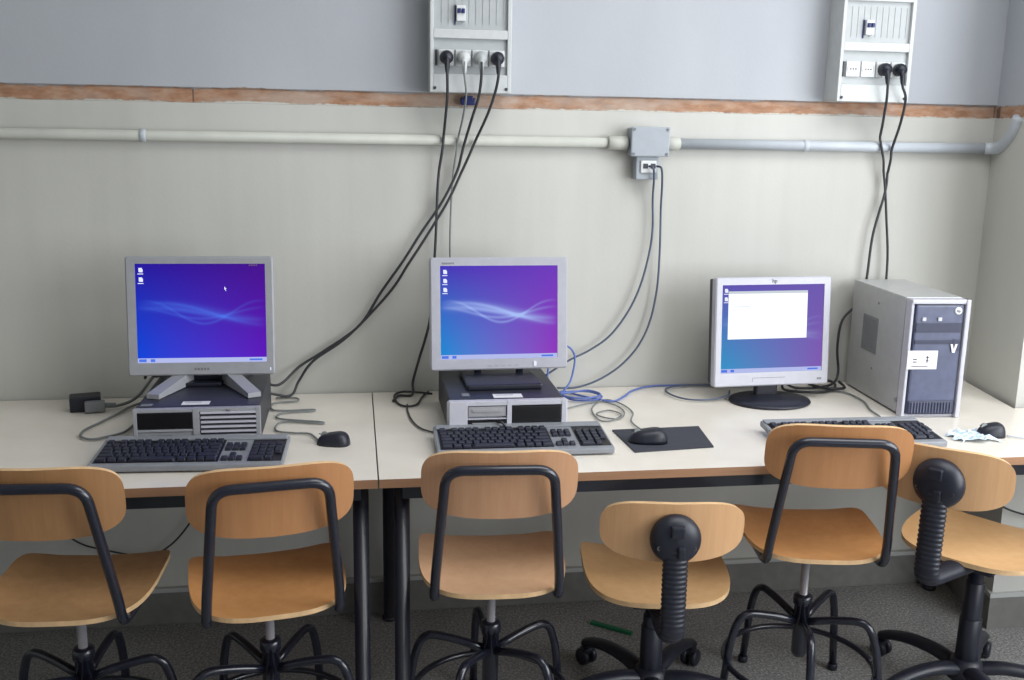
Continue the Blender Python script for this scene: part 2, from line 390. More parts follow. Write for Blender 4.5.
plug_cable('black power cable from third socket slanting left to the left monitor', BX1, 2,
  [(.365, W-.118, 1.665), (.348, W-.09, 1.60)]+wp((.325, 1.50), (.310, 1.44), (.265, 1.35), (.205, 1.262), (.146, 1.17), (.079, 1.075), (.012, .972), (-.091, .897), (-.171, .846))+[(-.24, 3.04, .80), (-.31, 2.97, .862), (-.36, 2.90, .93)], 'cablek', 'boxpanel')
plug_cable('black power cable from rightmost socket crossing down to the left desktop computer', BX1, 3,
  [(.412, W-.120, 1.675), (.392, W-.10, 1.61)]+wp((.352, 1.505), (.292, 1.37), (.228, 1.262), (.165, 1.165), (.103, 1.072), (-.024, .938), (-.130, .862), (-.175, .80))+[(-.20, 3.06, .762), (-.26, 3.04, .775), (-.33, 3.0, .80)])
plug_cable('black power cable with bulky round plug running down behind the tower computer', BX2, 2,
  [(1.638, W-.122, 1.68), (1.655, W-.08, 1.61)]+wp((1.678, 1.54), (1.706, 1.432), (1.726, 1.302), (1.742, 1.18), (1.745, 1.05), (1.74, .95)))
plug_cable('black power cable from last socket crossing behind tower computer to desk', BX2, 3,
  [(1.700, W-.124, 1.685), (1.712, W-.085, 1.61)]+wp((1.715, 1.499), (1.713, 1.40), (1.683, 1.253), (1.674, 1.10), (1.655, 1.03))+[(1.60, 3.09, .97), (1.585, 3.08, .88), (1.59, 3.07, .80), (1.565, 3.05, .765), (1.50, 3.03, .757), (1.42, 3.04, .757), (1.36, 3.02, .80)])
mb = MB(); mb.box((.345, W-.012, 1.652), (.045, .022, .022), .004); mb.box((.345, W-.022, 1.663), (.028, .012, .012), .003)
tag(mb.build('cable_connector', M['blueplug']), 'small dark blue connector on the brick strip under the power box', 'connector')
def cable(label, pts, mat='cablek', r=.0035, sub=8, name='cable', group=None):
    mb = MB(); mb.tube(pts, r, 8, sub=sub); o = mb.build(name, M[mat]); tag(o, label, 'cable', group); return o
cable('slate network cable from the outlet, left one, looping to the middle monitor',
  [(.907, W-.056, 1.468), (.914, W-.075, 1.462), (.922, W-.06, 1.43)]+wp((.930, 1.362), (.934, 1.28), (.928, 1.204), (.905, 1.10), (.868, 1.011), (.81, .93), (.744, .882), (.673, .847), (.60, .80)), 'cablee', .0034, name='network_cable')
cable('slate network cable from the outlet, right one, curving down to the desk',
  [(.931, W-.056, 1.468), (.94, W-.075, 1.462), (.949, W-.06, 1.42)]+wp((.958, 1.33), (.961, 1.2), (.957, 1.075), (.938, .97), (.905, .895), (.86, .84), (.813, .803), (.76, .775), (.70, .758), (.64, .758)), 'cablee', .0034, name='network_cable')
ZC = DZ+.005
def dp(*q, z=ZC): return [(a, b, z) for a, b in q]
cable('blue network cable lying along the back of the desk between the monitors',
  dp((.60, 2.99), (.65, 3.06), (.70, 3.00), (.776, 2.93), (.83, 2.98), (.878, 3.05), (.95, 3.10), (1.05, 3.105), (1.15, 3.10), (1.25, 3.09), (1.34, 3.09)), 'cableb', .0032, name='network_cable')
cable('blue network cable looping on the desk left of the right monitor',
  dp((1.34, 3.07), (1.2, 3.085), (1.06, 3.09), (.99, 3.05), (.985, 2.98), (1.02, 2.92), (1.09, 2.91), (1.16, 2.95), (1.19, 3.01), z=ZC+.003), 'cablee', .0030, name='network_cable')
cable('blue cable coiled in a heap beside the middle desktop computer',
  [(.60, 3.06, .86), (.625, 3.05, .90), (.66, 3.05, .905), (.685, 3.05, .87), (.67, 3.03, .80), (.64, 3.0, .765), (.66, 2.95, .757), (.72, 2.94, .757), (.76, 2.98, .757), (.73, 3.03, .76), (.66, 3.02, .764), (.63, 2.97, .766), (.69, 2.93, .766), (.75, 2.96, .768), (.72, 3.01, .77), (.63, 3.0, .768), (.60, 3.05, .80), (.61, 3.06, .88)], 'cableb', .0032, name='coiled_cable')
cable('thin grey mouse cable tangled on the desk behind the mouse pad',
  dp((.62, 2.86), (.68, 2.90), (.74, 2.93), (.78, 2.88), (.785, 2.80), (.75, 2.74), (.71, 2.76), (.70, 2.80), (.745, 2.83), (.77, 2.78), (.72, 2.72), (.69, 2.74), (.70, 2.86), (.76, 2.95), (.80, 2.90), (.81, 2.80), (.78, 2.70), (.80, 2.56)), 'cableg', .0022, name='mouse_cable')
cable('thin black cable looped on the desk left of middle computer',
  dp((.225, 3.10), (.20, 3.03), (.18, 2.95), (.15, 2.93), (.125, 2.96), (.115, 3.05), (.14, 3.10), (.19, 3.09), (.235, 3.07)), 'cablek', .0032, name='looped_cable')
cable('thin dark keyboard cable curving to the middle keyboard',
  dp((.15, 2.95), (.148, 2.88), (.155, 2.78), (.175, 2.70), (.215, 2.65)), 'cablek', .0026, name='keyboard_cable')
cable('black cable bundle on the desk between right monitor and tower',
  [(1.36, 2.99, .80), (1.37, 3.0, .762), (1.42, 2.98, .757), (1.50, 2.975, .757), (1.55, 3.01, .759), (1.57, 3.06, .765), (1.53, 3.08, .772), (1.48, 3.05, .765), (1.52, 2.99, .764), (1.575, 2.99, .764), (1.585, 3.05, .77)], 'cablek', .0045, name='cable_bundle')
cable('grey keyboard cable along the left side of the tower computer',
  dp((1.50, 3.03), (1.565, 2.965), (1.575, 2.90), (1.57, 2.84), (1.545, 2.76), (1.535, 2.68), (1.50, 2.63)), 'cableg', .0028, name='keyboard_cable')
# left station cables
cable('grey video cable running from the adapter to the left monitor',
  [(-.735, 2.965, .768), (-.69, 2.99, .762), (-.645, 3.03, .775), (-.60, 3.05, .83), (-.56, 3.03, .89), (-.50, 2.95, .95)], 'cableg', .0045, name='video_cable')
cable('grey keyboard cable looping left of the left desktop computer',
  dp((-.62, 3.06), (-.655, 3.0), (-.675, 2.93), (-.70, 2.85), (-.728, 2.77), (-.725, 2.71), (-.69, 2.68), (-.655, 2.70), (-.62, 2.74), (-.607, 2.82), (-.60, 2.87), z=ZC+.001), 'cableg', .0034, name='keyboard_cable')
cable('short black cable loops hooked at the lower left of the left monitor',
  [(-.62, 3.04, .83), (-.60, 3.02, .88), (-.575, 3.01, .875), (-.57, 3.0, .90), (-.595, 2.99, .915), (-.61, 3.0, .87), (-.585, 3.02, .84), (-.56, 3.0, .86), (-.535, 2.99, .89), (-.56, 3.02, .80), (-.61, 3.05, .78)], 'cablek', .0045, name='looped_cable')
mk = [(-.245, 3.06), (-.185, 3.055), (-.18, 3.02), (-.245, 3.00), (-.245, 2.93), (-.205, 2.915), (-.13, 2.92), (-.13, 2.905), (-.20, 2.895), (-.225, 2.87), (-.215, 2.83), (-.105, 2.79), (-.103, 2.775), (-.20, 2.80), (-.222, 2.76), (-.215, 2.71), (-.17, 2.69), (-.13, 2.68), (-.112, 2.645), (-.10, 2.61)]
cable('grey mouse cable folded in zigzags between left computer and mouse', dp(*mk), 'cableg', .0028, name='mouse_cable')
# cables hanging below the desks
cable('thin dark cable hanging on the wall under the left desk',
  wp((-1.2, .66), (-1.0, .45), (-.874, .311), (-.78, .27), (-.66, .245), (-.58, .28), (-.50, .38), (-.42, .52), (-.36, .66)), 'cablek', .003, name='hanging_cable')
cable('thin dark cable hanging under the desk at its right end',
  [(1.80, 2.74, .69), (1.86, 2.745, .63), (1.93, 2.75, .52), (2.0, 2.74, .44), (2.1, 2.74, .40), (2.2, 2.745, .39)], 'cablek', .003, name='hanging_cable')

# adapter on the left
a = empty('power_adapter', (-.758, 2.985, DZ), rad(14))
mb = MB(); mb.box((-.02, .02, .022), (.085, .06, .044), .005); mb.build('adapter_body', M['blackplastic'], a)
mb = MB(); mb.box((.005, -.022, .018), (.055, .03, .030), .004); mb.cyl((.03, -.02, .018), (.062, -.02, .018), .008, .005, bev=.001); mb.build('video_plug', M['towervent'], a)
tag(a, 'black power adapter block with grey plug on the desk, far left', 'adapter')

# ------------------------------------------------------------------ desks
def desk(name_label, poly, legs, x0, x1, beams):
    t = empty('computer_desk', ((x0+x1)/2, (YF+W)/2, 0)); cx, cy = t.location.x, t.location.y
    mb = MB(); mb.prism([(x-cx, y-cy) for x, y in poly], DZ-.022, DZ, 0, 1); mb.build('tabletop', [M['desk'], M['deskedge']], t)
    mb = MB()
    for (a, b, c2, d2) in beams: mb.box(((a+c2)/2-cx, (b+d2)/2-cy, DZ-.022-.018), (max(abs(c2-a), .022), max(abs(d2-b), .022), .036), .002)
    mb.build('apron_frame', M['leg'], t)
    for (x, y) in legs:
        mb = MB(); mb.cyl((x-cx, y-cy, .012), (x-cx, y-cy, DZ-.024), .0195, n=24); lg = mb.build('leg', M['leg'], t)
        mb = MB(); mb.cyl((x-cx, y-cy, 0), (x-cx, y-cy, .014), .023, n=24, bev=.003); mb.build('foot_cap', M['blackplastic'], lg)
    tag(t, name_label, 'desk'); return t
xs = .0485; g = .0018; yb = W-.006
desk('cream topped desk with brown edge under the left computer',
     [(-1.75, YF), (xs-g, YF), (xs-g, yb), (-1.75, yb)], [(.006, 2.36), (.006, 3.05), (-1.71, 2.36), (-1.71, 3.05)], -1.75, xs,
     [(-1.71, 2.335, .006, 2.335), (-1.71, 3.05, .006, 3.05), (.006, 2.36, .006, 3.05), (-1.71, 2.36, -1.71, 3.05)])
desk('long cream topped desk under the middle and right computers',
     [(xs+g, YF), (2.7, YF), (2.7, PY-.016), (PX1-.018, PY-.016), (PX0-.020, yb), (xs+g, yb)], [(.106, 2.36), (.096, 3.06), (2.64, 2.36), (2.64, 2.70), (2.0, 3.06)], xs, 2.7,
     [(.106, 2.335, 2.64, 2.335), (.106, 3.06, 2.0, 3.06), (.102, 2.36, .102, 3.06), (2.64, 2.36, 2.64, 2.70)])

# ------------------------------------------------------------------ monitors
def plate(mb, x, z, w, h, y, mi=0):
    mb.add([(x-w/2, y, z-h/2), (x+w/2, y, z-h/2), (x+w/2, y, z+h/2), (x-w/2, y, z+h/2)], [(0, 1, 2, 3)], mi, False)
def screen(parent, x, z, w, h, y, mat, window=False, icons=2):
    me = bpy.data.meshes.new('screen'); me.from_pydata([(x-w/2, y, z-h/2), (x+w/2, y, z-h/2), (x+w/2, y, z+h/2), (x-w/2, y, z+h/2)], [], [(0, 1, 2, 3)])
    uv = me.uv_layers.new(name='UVMap')
    for i, c2 in enumerate(((0, 0), (1, 0), (1, 1), (0, 1))): uv.data[i].uv = c2
    me.materials.append(mat); o = bpy.data.objects.new('screen', me); COL.objects.link(o); o.parent = parent
    y2 = y-.0004
    mb = MB(); plate(mb, x, z-h/2+.0065, w, .013, y2)
    plate(mb, x-w/2+.013, z-h/2+.0065, .02, .008, y2-.0002, 1); plate(mb, x-w/2+.04, z-h/2+.0065, .012, .008, y2-.0002, 1); plate(mb, x+w/2-.03, z-h/2+.0065, .035, .005, y2-.0002, 1)
    mb.build('taskbar', [M['bar'], M['barblue']], o)
    for k in range(icons):
        mb = MB(); zz = z+h/2-.017-k*.026
        plate(mb, x-w/2+.014, zz, .009, .011, y2); plate(mb, x-w/2+.016, zz-.002, .009, .009, y2-.0001); plate(mb, x-w/2+.014, zz-.011, .015, .0022, y2)
        mb.build('desktop_icon', M['lit'], o)
    if window:
        mb = MB(); x0, x1 = x-w/2+w*.065, x-w/2+w*.84; z1 = z+h/2-h*.072; z0 = z+h/2-h*.615
        plate(mb, (x0+x1)/2, (z0+z1)/2, x1-x0, z1-z0, y2)
        plate(mb, (x0+x1)/2, z1-.004, x1-x0, .008, y2-.0002, 1); plate(mb, x0+.045, z1-.048, .05, .002, y2-.0002, 1); plate(mb, x0+.018, z1-.06, .014, .0018, y2-.0002, 1)
        mb.build('document_window', [M['winwhite'], M['wingrey']], o)
    elif icons < 3:
        mb = MB(); cx_, cz_ = x+w*.18, z+h*.27
        mb.add([(cx_, y2, cz_), (cx_+.006, y2, cz_-.007), (cx_+.003, y2, cz_-.007), (cx_+.005, y2, cz_-.012), (cx_+.003, y2, cz_-.0125), (cx_+.0015, y2, cz_-.008), (cx_, y2, cz_-.009)], [(0, 1, 2, 3, 4, 5, 6)], 0, False)
        mb.build('mouse_pointer', M['lit'], o)
    return o
def bezel(mb, w, h, L, R, T, B, d=.02, y=0):
    """front frame, bottom edge at z=0; opening between the margins"""
    for (x0, x1, z0, z1) in ((-w/2, -w/2+L, 0, h), (w/2-R, w/2, 0, h), (-w/2+L, w/2-R, 0, B), (-w/2+L, w/2-R, h-T, h)):
        mb.box(((x0+x1)/2, y, (z0+z1)/2), (x1-x0+.0004, d, z1-z0+.0004), 0)
def rrect(w, h, r, n=6, z0=0):
    out = []
    for cx_, cz_, a0 in ((w/2-r, z0+h-r, 0), (-w/2+r, z0+h-r, 90), (-w/2+r, z0+r, 180), (w/2-r, z0+r, 270)):
        for k in range(n+1):
            a = rad(a0+90*k/n); out.append((cx_+r*math.cos(a), cz_+r*math.sin(a)))
    return out
def frame_ring(mb, w, h, L, R, T, B, r, y0, y1, bev=.004, mi=0):
    """rounded monitor bezel as one ring: outer rounded rect, inner opening, from y0 (front) to y1 (back)"""
    out = rrect(w, h, r); out2 = rrect(w-2*bev, h-2*bev, max(r-bev, .001), z0=bev); n = len(out)
    inn = []
    for (x, z) in out2:
        inn.append((-w/2+L if x < 0 else w/2-R, B if z < h/2 else h-T))
    rings = [[(x, y1, z) for x, z in out], [(x, y0+bev, z) for x, z in out], [(x, y0, z) for x, z in out2], [(x, y0, z) for x, z in inn], [(x, y0+.004, z) for x, z in inn]]
    vs = sum(rings, []); fs = []
    for i in range(4):
        for k in range(n):
            q = (k+1) % n; fs.append((i*n+k, i*n+q, (i+1)*n+q, (i+1)*n+k))
    mb.add(vs, fs, mi, False)
    mb.add([(x, y1, z) for x, z in out], [tuple(range(n))], mi, False)
def monitor(kind, loc, rz, tilt, w, h, mar, scr, label, bez, lift, icons=2, window=False):
    """lift: height of the panel's bottom edge over the surface it stands on"""
    t = empty('monitor', loc, rad(rz))
    pv = MB(); L, R, T, B = mar
    frame_ring(pv, w, h, L, R, T, B, .008, -.012, .016); panel = pv.build('bezel', bez, t, (0, 0, lift), (-tilt, 0, 0))
    mb = MB(); mb.box((0, .03, h*.5), (w*(.985 if kind == 3 else .92), .034, h*(.97 if kind == 3 else .9)), .012 if kind != 3 else .006, seg=3); mb.box((0, .055, h*.42), (w*.5, .03, h*.55), .012)
    mb.build('back_shell', M['silver'] if kind != 3 else M['darkmetal'], t, (0, 0, lift), (-tilt, 0, 0))
    s = screen(t, (L-R)/2, B+(h-T-B)/2, w-L-R, h-T-B, -.0075, scr, window, icons)
    s.location = (0, 0, lift); s.rotation_euler = (-tilt, 0, 0)
    tag(t, label, 'monitor'); return t, panel
def bars(mb, x, z, y, n, w, h, gap, mi=0):
    for k in range(n): plate(mb, x+k*(w+gap), z, w, h, y, mi)
def text(body, size, parent, loc, rot, mat, name='logo'):
    cu = bpy.data.curves.new(name, 'FONT'); cu.body = body; cu.size = size; cu.extrude = .0003; cu.align_x = 'CENTER'; cu.align_y = 'CENTER'
    cu.materials.append(mat); q = bpy.data.objects.new(name, cu); me = bpy.data.meshes.new_from_object(q); bpy.data.objects.remove(q)
    o = bpy.data.objects.new(name, me); COL.objects.link(o); o.location = loc; o.rotation_euler = rot; o.parent = parent; return o
S1 = screen_mat('wallpaper_deep_blue', (38, 26, 158), (72, 22, 140), (14, 72, 220), (96, 26, 190), (80, 120, 240), 1.0, .5)
S2 = screen_mat('wallpaper_blue_violet', (70, 56, 182), (112, 62, 188), (22, 140, 214), (146, 56, 190), (168, 190, 248), 1.0, .8)
S3 = screen_mat('wallpaper_muted_violet', (96, 84, 176), (112, 92, 176), (48, 150, 200), (130, 90, 178), (166, 180, 230), 1.0, .5)
PCZ = DZ+.104
# left monitor: V-shaped silver stand
m1, p1 = monitor(1, (-.423, 2.84, PCZ), -1, rad(6), .396, .330, (.026, .022, .020, .036), S1,
   'silver framed monitor with deep blue screen on V-shaped stand, leftmost', M['silver'], .032, 2)
mb = MB(); bars(mb, -.018, .018, -.0125, 5, .006, .006, .0025); mb.build('logo', M['legend'], p1)
mb = MB(); bars(mb, .135, .306, -.0125, 4, .004, .004, .002); mb.build('badge', plain('reddish_print', (120, 90, 110), .6), p1)
mb = MB(); plate(mb, .186, .016, .003, .008, -.0125); mb.build('power_light', M['lit'], p1)
for sx in (-1, 1):
    mb = MB(); A = Vector((sx*.055+.008, .035, .030)); Bp = Vector((sx*.132+.022, -.135, .0035)); wv = .018
    dirv = (Bp-A).normalized(); sd = Vector((dirv.y, -dirv.x, 0)).normalized()*wv
    vs = [A+sd, A-sd, Bp-sd, Bp+sd]; vs = [p+Vector((0, 0, .010)) for p in vs]+[Vector((p.x, p.y, max(0.0006, p.z-.010))) for p in [A+sd-Vector((0,0,.03-.012)), A-sd-Vector((0,0,.03-.012)), Bp-sd, Bp+sd]]
    mb.add(vs, [(0, 1, 2, 3), (7, 6, 5, 4), (0, 4, 5, 1), (1, 5, 6, 2), (2, 6, 7, 3), (3, 7, 4, 0)], 0, False); mb.build('stand_foot', M['silver'], m1)
mb = MB(); mb.box((0, .045, .06), (.095, .025, .12), .006); mb.box((0, .03, .006), (.10, .09, .012), .004); mb.build('stand_neck', M['blackplastic'], m1)
# middle monitor
m2, p2 = monitor(2, (.416, 2.86, PCZ), 1, rad(7), .406, .328, (.030, .030, .024, .032), S2,
   'silver framed monitor with blue and violet screen, standing on middle computer', M['silvermid'], .027, 3)
mb = MB(); bars(mb, -.165, .311, -.0125, 6, .0045, .0055, .0015); mb.build('logo', M['legend'], p2)
mb = MB(); bars(mb, -.03, .012, -.0125, 5, .012, .004, .008); mb.build('button_row', M['silver'], p2)
mb = MB(); mb.box((.105, -.014, .016), (.008, .004, .014), .0015); mb.build('power_light', M['lit'], p2)
mb = MB(); mb.box((-.005, -.045, .008), (.215, .19, .016), .005); mb.build('stand_base', M['blackplastic'], m2)
for x in (-.062, .062):
    mb = MB(); mb.cyl((x, .012, .010), (x, .012, .075), .011, n=16); mb.box((x+.014, .02, .045), (.02, .02, .03), .003); mb.build('stand_post', M['blackplastic'], m2)
# right monitor on oval foot
m3, p3 = monitor(3, (1.280, 2.905, DZ), 3, rad(5), .384, .338, (.021, .023, .022, .043), S3,
   'white framed monitor showing an open white window, left of the tower computer', M['whitebez'], .052, 2, True)
lo = text('hp', .017, p3, (0, -.0127, .327), (PI/2, 0, 0), M['print'])
mb = MB(); bars(mb, .155, .018, -.0125, 3, .004, .007, .0015); mb.build('model_mark', M['legend'], p3)
mb = MB(); plate(mb, -.01, .026, .11, .0014, -.0125); plate(mb, -.065, .02, .0014, .012, -.0125); mb.build('button_outline', M['legend'], p3)
mb = MB(); mb.lathe((0, 0, 0), (0, 0, 1), [(0, 0), (.126, 0), (.130, .004), (.127, .009), (.10, .014), (.03, .019), (0, .020)], 40)
mb.v = [(x, y*.82-.005, z) for x, y, z in mb.v]; mb.build('stand_base', M['blackplastic'], m3)
mb = MB(); mb.box((0, .03, .07), (.074, .022, .13), .006); mb.build('stand_neck', M['blackplastic'], m3)

# ------------------------------------------------------------------ desktop computers lying under the monitors
def pc_body(t, w=.338, d=.375, h=.10):
    mb = MB(); mb.box((0, d/2+.008, .004+h/2), (w-.006, d-.016, h-.002), .004); return mb.build('case_body', M['darkmetal'], t)
def sticker(parent, x, y, z, w, d, rows=2, name='paper_label', flat=True, mat='label'):
    mb = MB()
    if flat:
        mb.box((x, y, z), (w, d, .0006)); 
        for k in range(rows): mb.box((x-.1*w, y+d*(.2-.35*k), z+.0004), (w*.6, d*.12, .0003), 0, 1)
    else:
        mb.box((x, y, z), (w, .0006, d))
        for k in range(rows): mb.box((x-.1*w, y-.0005, z+d*(.2-.35*k)), (w*.6, .0003, d*.12), 0, 1)
    return mb.build(name, [M[mat], M['legend']], parent)
t = empty('desktop_computer', (-.408, 2.612, DZ), rad(0)); t.scale = (.94, 1, 1)
pc_body(t)
w, h = .338, .10
mb = MB(); z0 = .004
for (x0, x1, za, zb) in ((-w/2, -w/2+.010, 0, h), (w/2-.012, w/2, 0, h), (-w/2, w/2, h-.010, h), (-w/2, w/2, 0, .006), (-.012, .006, 0, h), (-w/2, -.01, .038, .046)):
    hz = .0006 if (x1-x0) > .1 else 0; mb.box(((x0+x1)/2, hz*2, z0+(za+zb)/2), (x1-x0-4*hz, .02, zb-za-2*hz), .0015)
mb.box((0, .009, z0+h/2), (w-.01, .008, h-.006), 0); mb.build('front_bezel', M['silver'], t)
mb = MB(); mb.box((-.0855, -.002, z0+.069), (.146, .014, .042), .002); mb.build('disc_drive', M['dark'], t)
mb = MB(); mb.box((-.0855, .000, z0+.022), (.146, .012, .030), .001); pt = mb.build('port_panel', M['silver'], t)
mb = MB(); mb.box((-.09, -.008, z0+.024), (.045, .006, .012), .002); mb.box((-.04, -.008, z0+.02), (.012, .004, .007)); mb.box((-.135, -.008, z0+.02), (.012, .004, .007)); mb.build('port', M['dark'], pt)
mb = MB()
for k in range(7): mb.box((.083, -.006, z0+.013+k*.0125), (.148, .012, .0055), .001)
mb.build('vent_grille', M['silverlight'], t)
mb = MB(); mb.box((.083, .003, z0+.05), (.15, .004, .085)); mb.build('grille_backing', M['darkmetal'], t)
text('hp', .011, t, (.083, -.0105, z0+.094), (PI/2, 0, 0), M['print'])
sticker(t, -.01, .045, z0+h+.0004, .075, .032, 1); sticker(t, -.14, .035, z0+h+.0004, .03, .02, 1, 'small_label', mat='towervent')
mb = MB()
for sx in (-.13, .13):
    for yy in (.05, .33): mb.cyl((sx, yy, 0), (sx, yy, .006), .01, n=12)
mb.build('rubber_foot', M['blackplastic'], t)
mb = MB(); mb.tube([(-.06, -.012, .02), (-.055, -.03, .022), (-.04, -.028, .008), (-.02, -.02, .005)], .003, 8); mb.build('usb_lead', M['cablek'], t)
tag(t, 'flat silver and black desktop computer with slatted grille under left monitor', 'computer')

t = empty('desktop_computer', (.406, 2.617, DZ), rad(0)); t.scale = (.95, 1, 1)
pc_body(t)
mb = MB()
for (x0, x1, za, zb) in ((-w/2, -w/2+.052, 0, h), (w/2-.014, w/2, 0, h), (-w/2, w/2, h-.014, h), (-w/2, w/2, 0, .010), (-.004, .010, .03, h), (-.004, w/2, .01, .034), (-w/2+.05, 0, .048, .052)):
    hz = .0006 if (x1-x0) > .1 else 0; mb.box(((x0+x1)/2, hz*2, z0+(za+zb)/2), (x1-x0-4*hz, .022, zb-za-2*hz), .0015)
mb.box((0, .009, z0+h/2), (w-.01, .008, h-.006), 0)
mb.cyl((-w/2+.004, .0015, z0+.0015), (-w/2+.004, .0015, z0+h-.0015), .010, n=14, bev=.002); mb.cyl((w/2-.006, .0015, z0+.0015), (w/2-.006, .0015, z0+h-.0015), .011, n=14, bev=.002)
mb.build('front_bezel', M['silverlight'], t)
mb = MB(); mb.box((.082, -.003, z0+.060), (.142, .012, .046), .002); mb.build('disc_drive', M['dark'], t)
mb = MB(); mb.box((-.061, -.003, z0+.070), (.108, .010, .028), .002); mb.box((-.061, -.009, z0+.073), (.085, .003, .008), .001); mb.build('floppy_drive', M['silver'], t)
mb = MB(); mb.box((-.061, -.004, z0+.026), (.11, .012, .036), .001); pt = mb.build('port_panel', M['dark'], t)
mb = MB(); mb.box((-.067, -.011, z0+.03), (.075, .006, .02), .002); mb.build('port', M['towervent'], pt)
sticker(t, .005, .040, z0+h+.0004, .085, .038, 1); sticker(t, -.115, .06, z0+h+.0004, .022, .03, 1, 'small_label', mat='towervent')
mb = MB()
for sx in (-.13, .13):
    for yy in (.05, .33): mb.cyl((sx, yy, 0), (sx, yy, .006), .01, n=12)
mb.build('rubber_foot', M['blackplastic'], t)
mb = MB(); mb.tube([(-.03, -.014, .045), (-.022, -.03, .05), (-.005, -.034, .03), (.005, -.02, .012)], .0035, 8); mb.build('usb_lead', M['cablek'], t)
tag(t, 'flat silver and black desktop computer with floppy and disc drives under middle monitor', 'computer')

# ------------------------------------------------------------------ tower
t = empty('tower_computer', (1.6915, 2.682, DZ), rad(-3.5)); tw, td, th = .178, .40, .358
mb = MB(); mb.box((0, td/2+.02, th/2+.003), (tw-.004, td-.04, th-.006), .003); mb.build('case_body', M['towerside'], t)
mb = MB()
mb.box((-tw/2+.004, .014, th/2), (.009, .034, th), .003); mb.box((tw/2-.007, .010, th/2), (.014, .040, th), .004)
mb.box((0, .012, th-.007), (tw, .036, .014), .004); mb.box((0, .02, .006), (tw-.01, .03, .012), .003); mb.box((0, .024, th/2), (tw-.01, .016, th-.01))
mb.build('front_bezel', M['silverlight'], t)
mb = MB(); mb.box((-.002, .006, th/2-.003), (.146, .022, th-.026), .006); fp = mb.build('front_panel', M['towerfront'], t)
mb = MB(); mb.box((-.002, -.0055, .275), (.140, .003, .028), .001); mb.box((-.002, -.0055, .232), (.140, .003, .012), .001); mb.box((.055, -.0065, .222), (.02, .003, .035), .002); mb.build('drive_cover', M['towerdark'], t)
for x in (-.05, -.002):
    mb = MB(); mb.box((x, -.0075, .300), (.012, .004, .011), .002); mb.build('button', M['silverlight'], t)
mb = MB(); mb.lathe((.053, -.005, .325), (0, -1, 0), [(.011, 0), (.011, .002), (.009, .003), (0, .003)], 24); bd = mb.build('round_badge', M['label'], t)
text('hp', .012, t, (.053, -.0087, .325), (PI/2, 0, 0), M['print'])
mb = MB(); mb.add([(.038, -.009, .226), (.045, -.009, .226), (.049, -.009, .210), (.053, -.009, .226), (.060, -.009, .226), (.053, -.009, .200), (.045, -.009, .200)], [(0, 1, 2, 6), (2, 3, 4, 5), (2, 5, 6)], 0, False); mb.build('letter_badge', M['label'], t)
mb = MB(); mb.box((-.043, -.0065, .178), (.092, .0012, .056)); 
mb.box((-.066, -.0074, .180), (.012, .0004, .003), 0, 1); mb.box((-.066, -.0074, .172), (.012, .0004, .003), 0, 1)
mb.box((-.028, -.0074, .180), (.003, .0004, .022), 0, 1); mb.box((-.028, -.0074, .186), (.009, .0004, .003), 0, 1); mb.box((-.028, -.0074, .176), (.008, .0004, .003), 0, 1); mb.box((-.05, -.0074, .159), (.05, .0004, .002), 0, 1)
mb.build('paper_label', [M['label'], M['print']], t)
mb = MB(); mb.box((-.002, -.006, .033), (.142, .004, .040), .004)
for k in range(14): mb.box((-.062+k*.0092, -.009, .032), (.0035, .004, .034), .001, 1)
mb.build('vent_grille', [M['towerdark'], M['towerfront']], t)
mb = MB(); mb.box((-tw/2-.0004+.002, .255, .205), (.003, .105, .115), .0008); 
for k in range(10): mb.box((-tw/2, .21+k*.01, .205), (.002, .0015, .10))
mb.build('side_vent', M['towervent'], t)
mb = MB(); mb.cyl((-tw/2+.004, .04, .045), (-tw/2-.001, .04, .045), .007, n=16); mb.cyl((-tw/2+.004, .22, .10), (-tw/2, .22, .10), .004, n=12); mb.cyl((-tw/2+.004, .21, .31), (-tw/2, .21, .31), .004, n=12); mb.build('side_screw', M['legend'], t)
mb = MB()
for sx in (-.06, .06):
    for yy in (.05, .35): mb.cyl((sx, yy, 0), (sx, yy, .005), .01, n=12)
mb.build('rubber_foot', M['blackplastic'], t)
tag(t, 'upright grey tower computer with dark front and white paper label', 'computer')

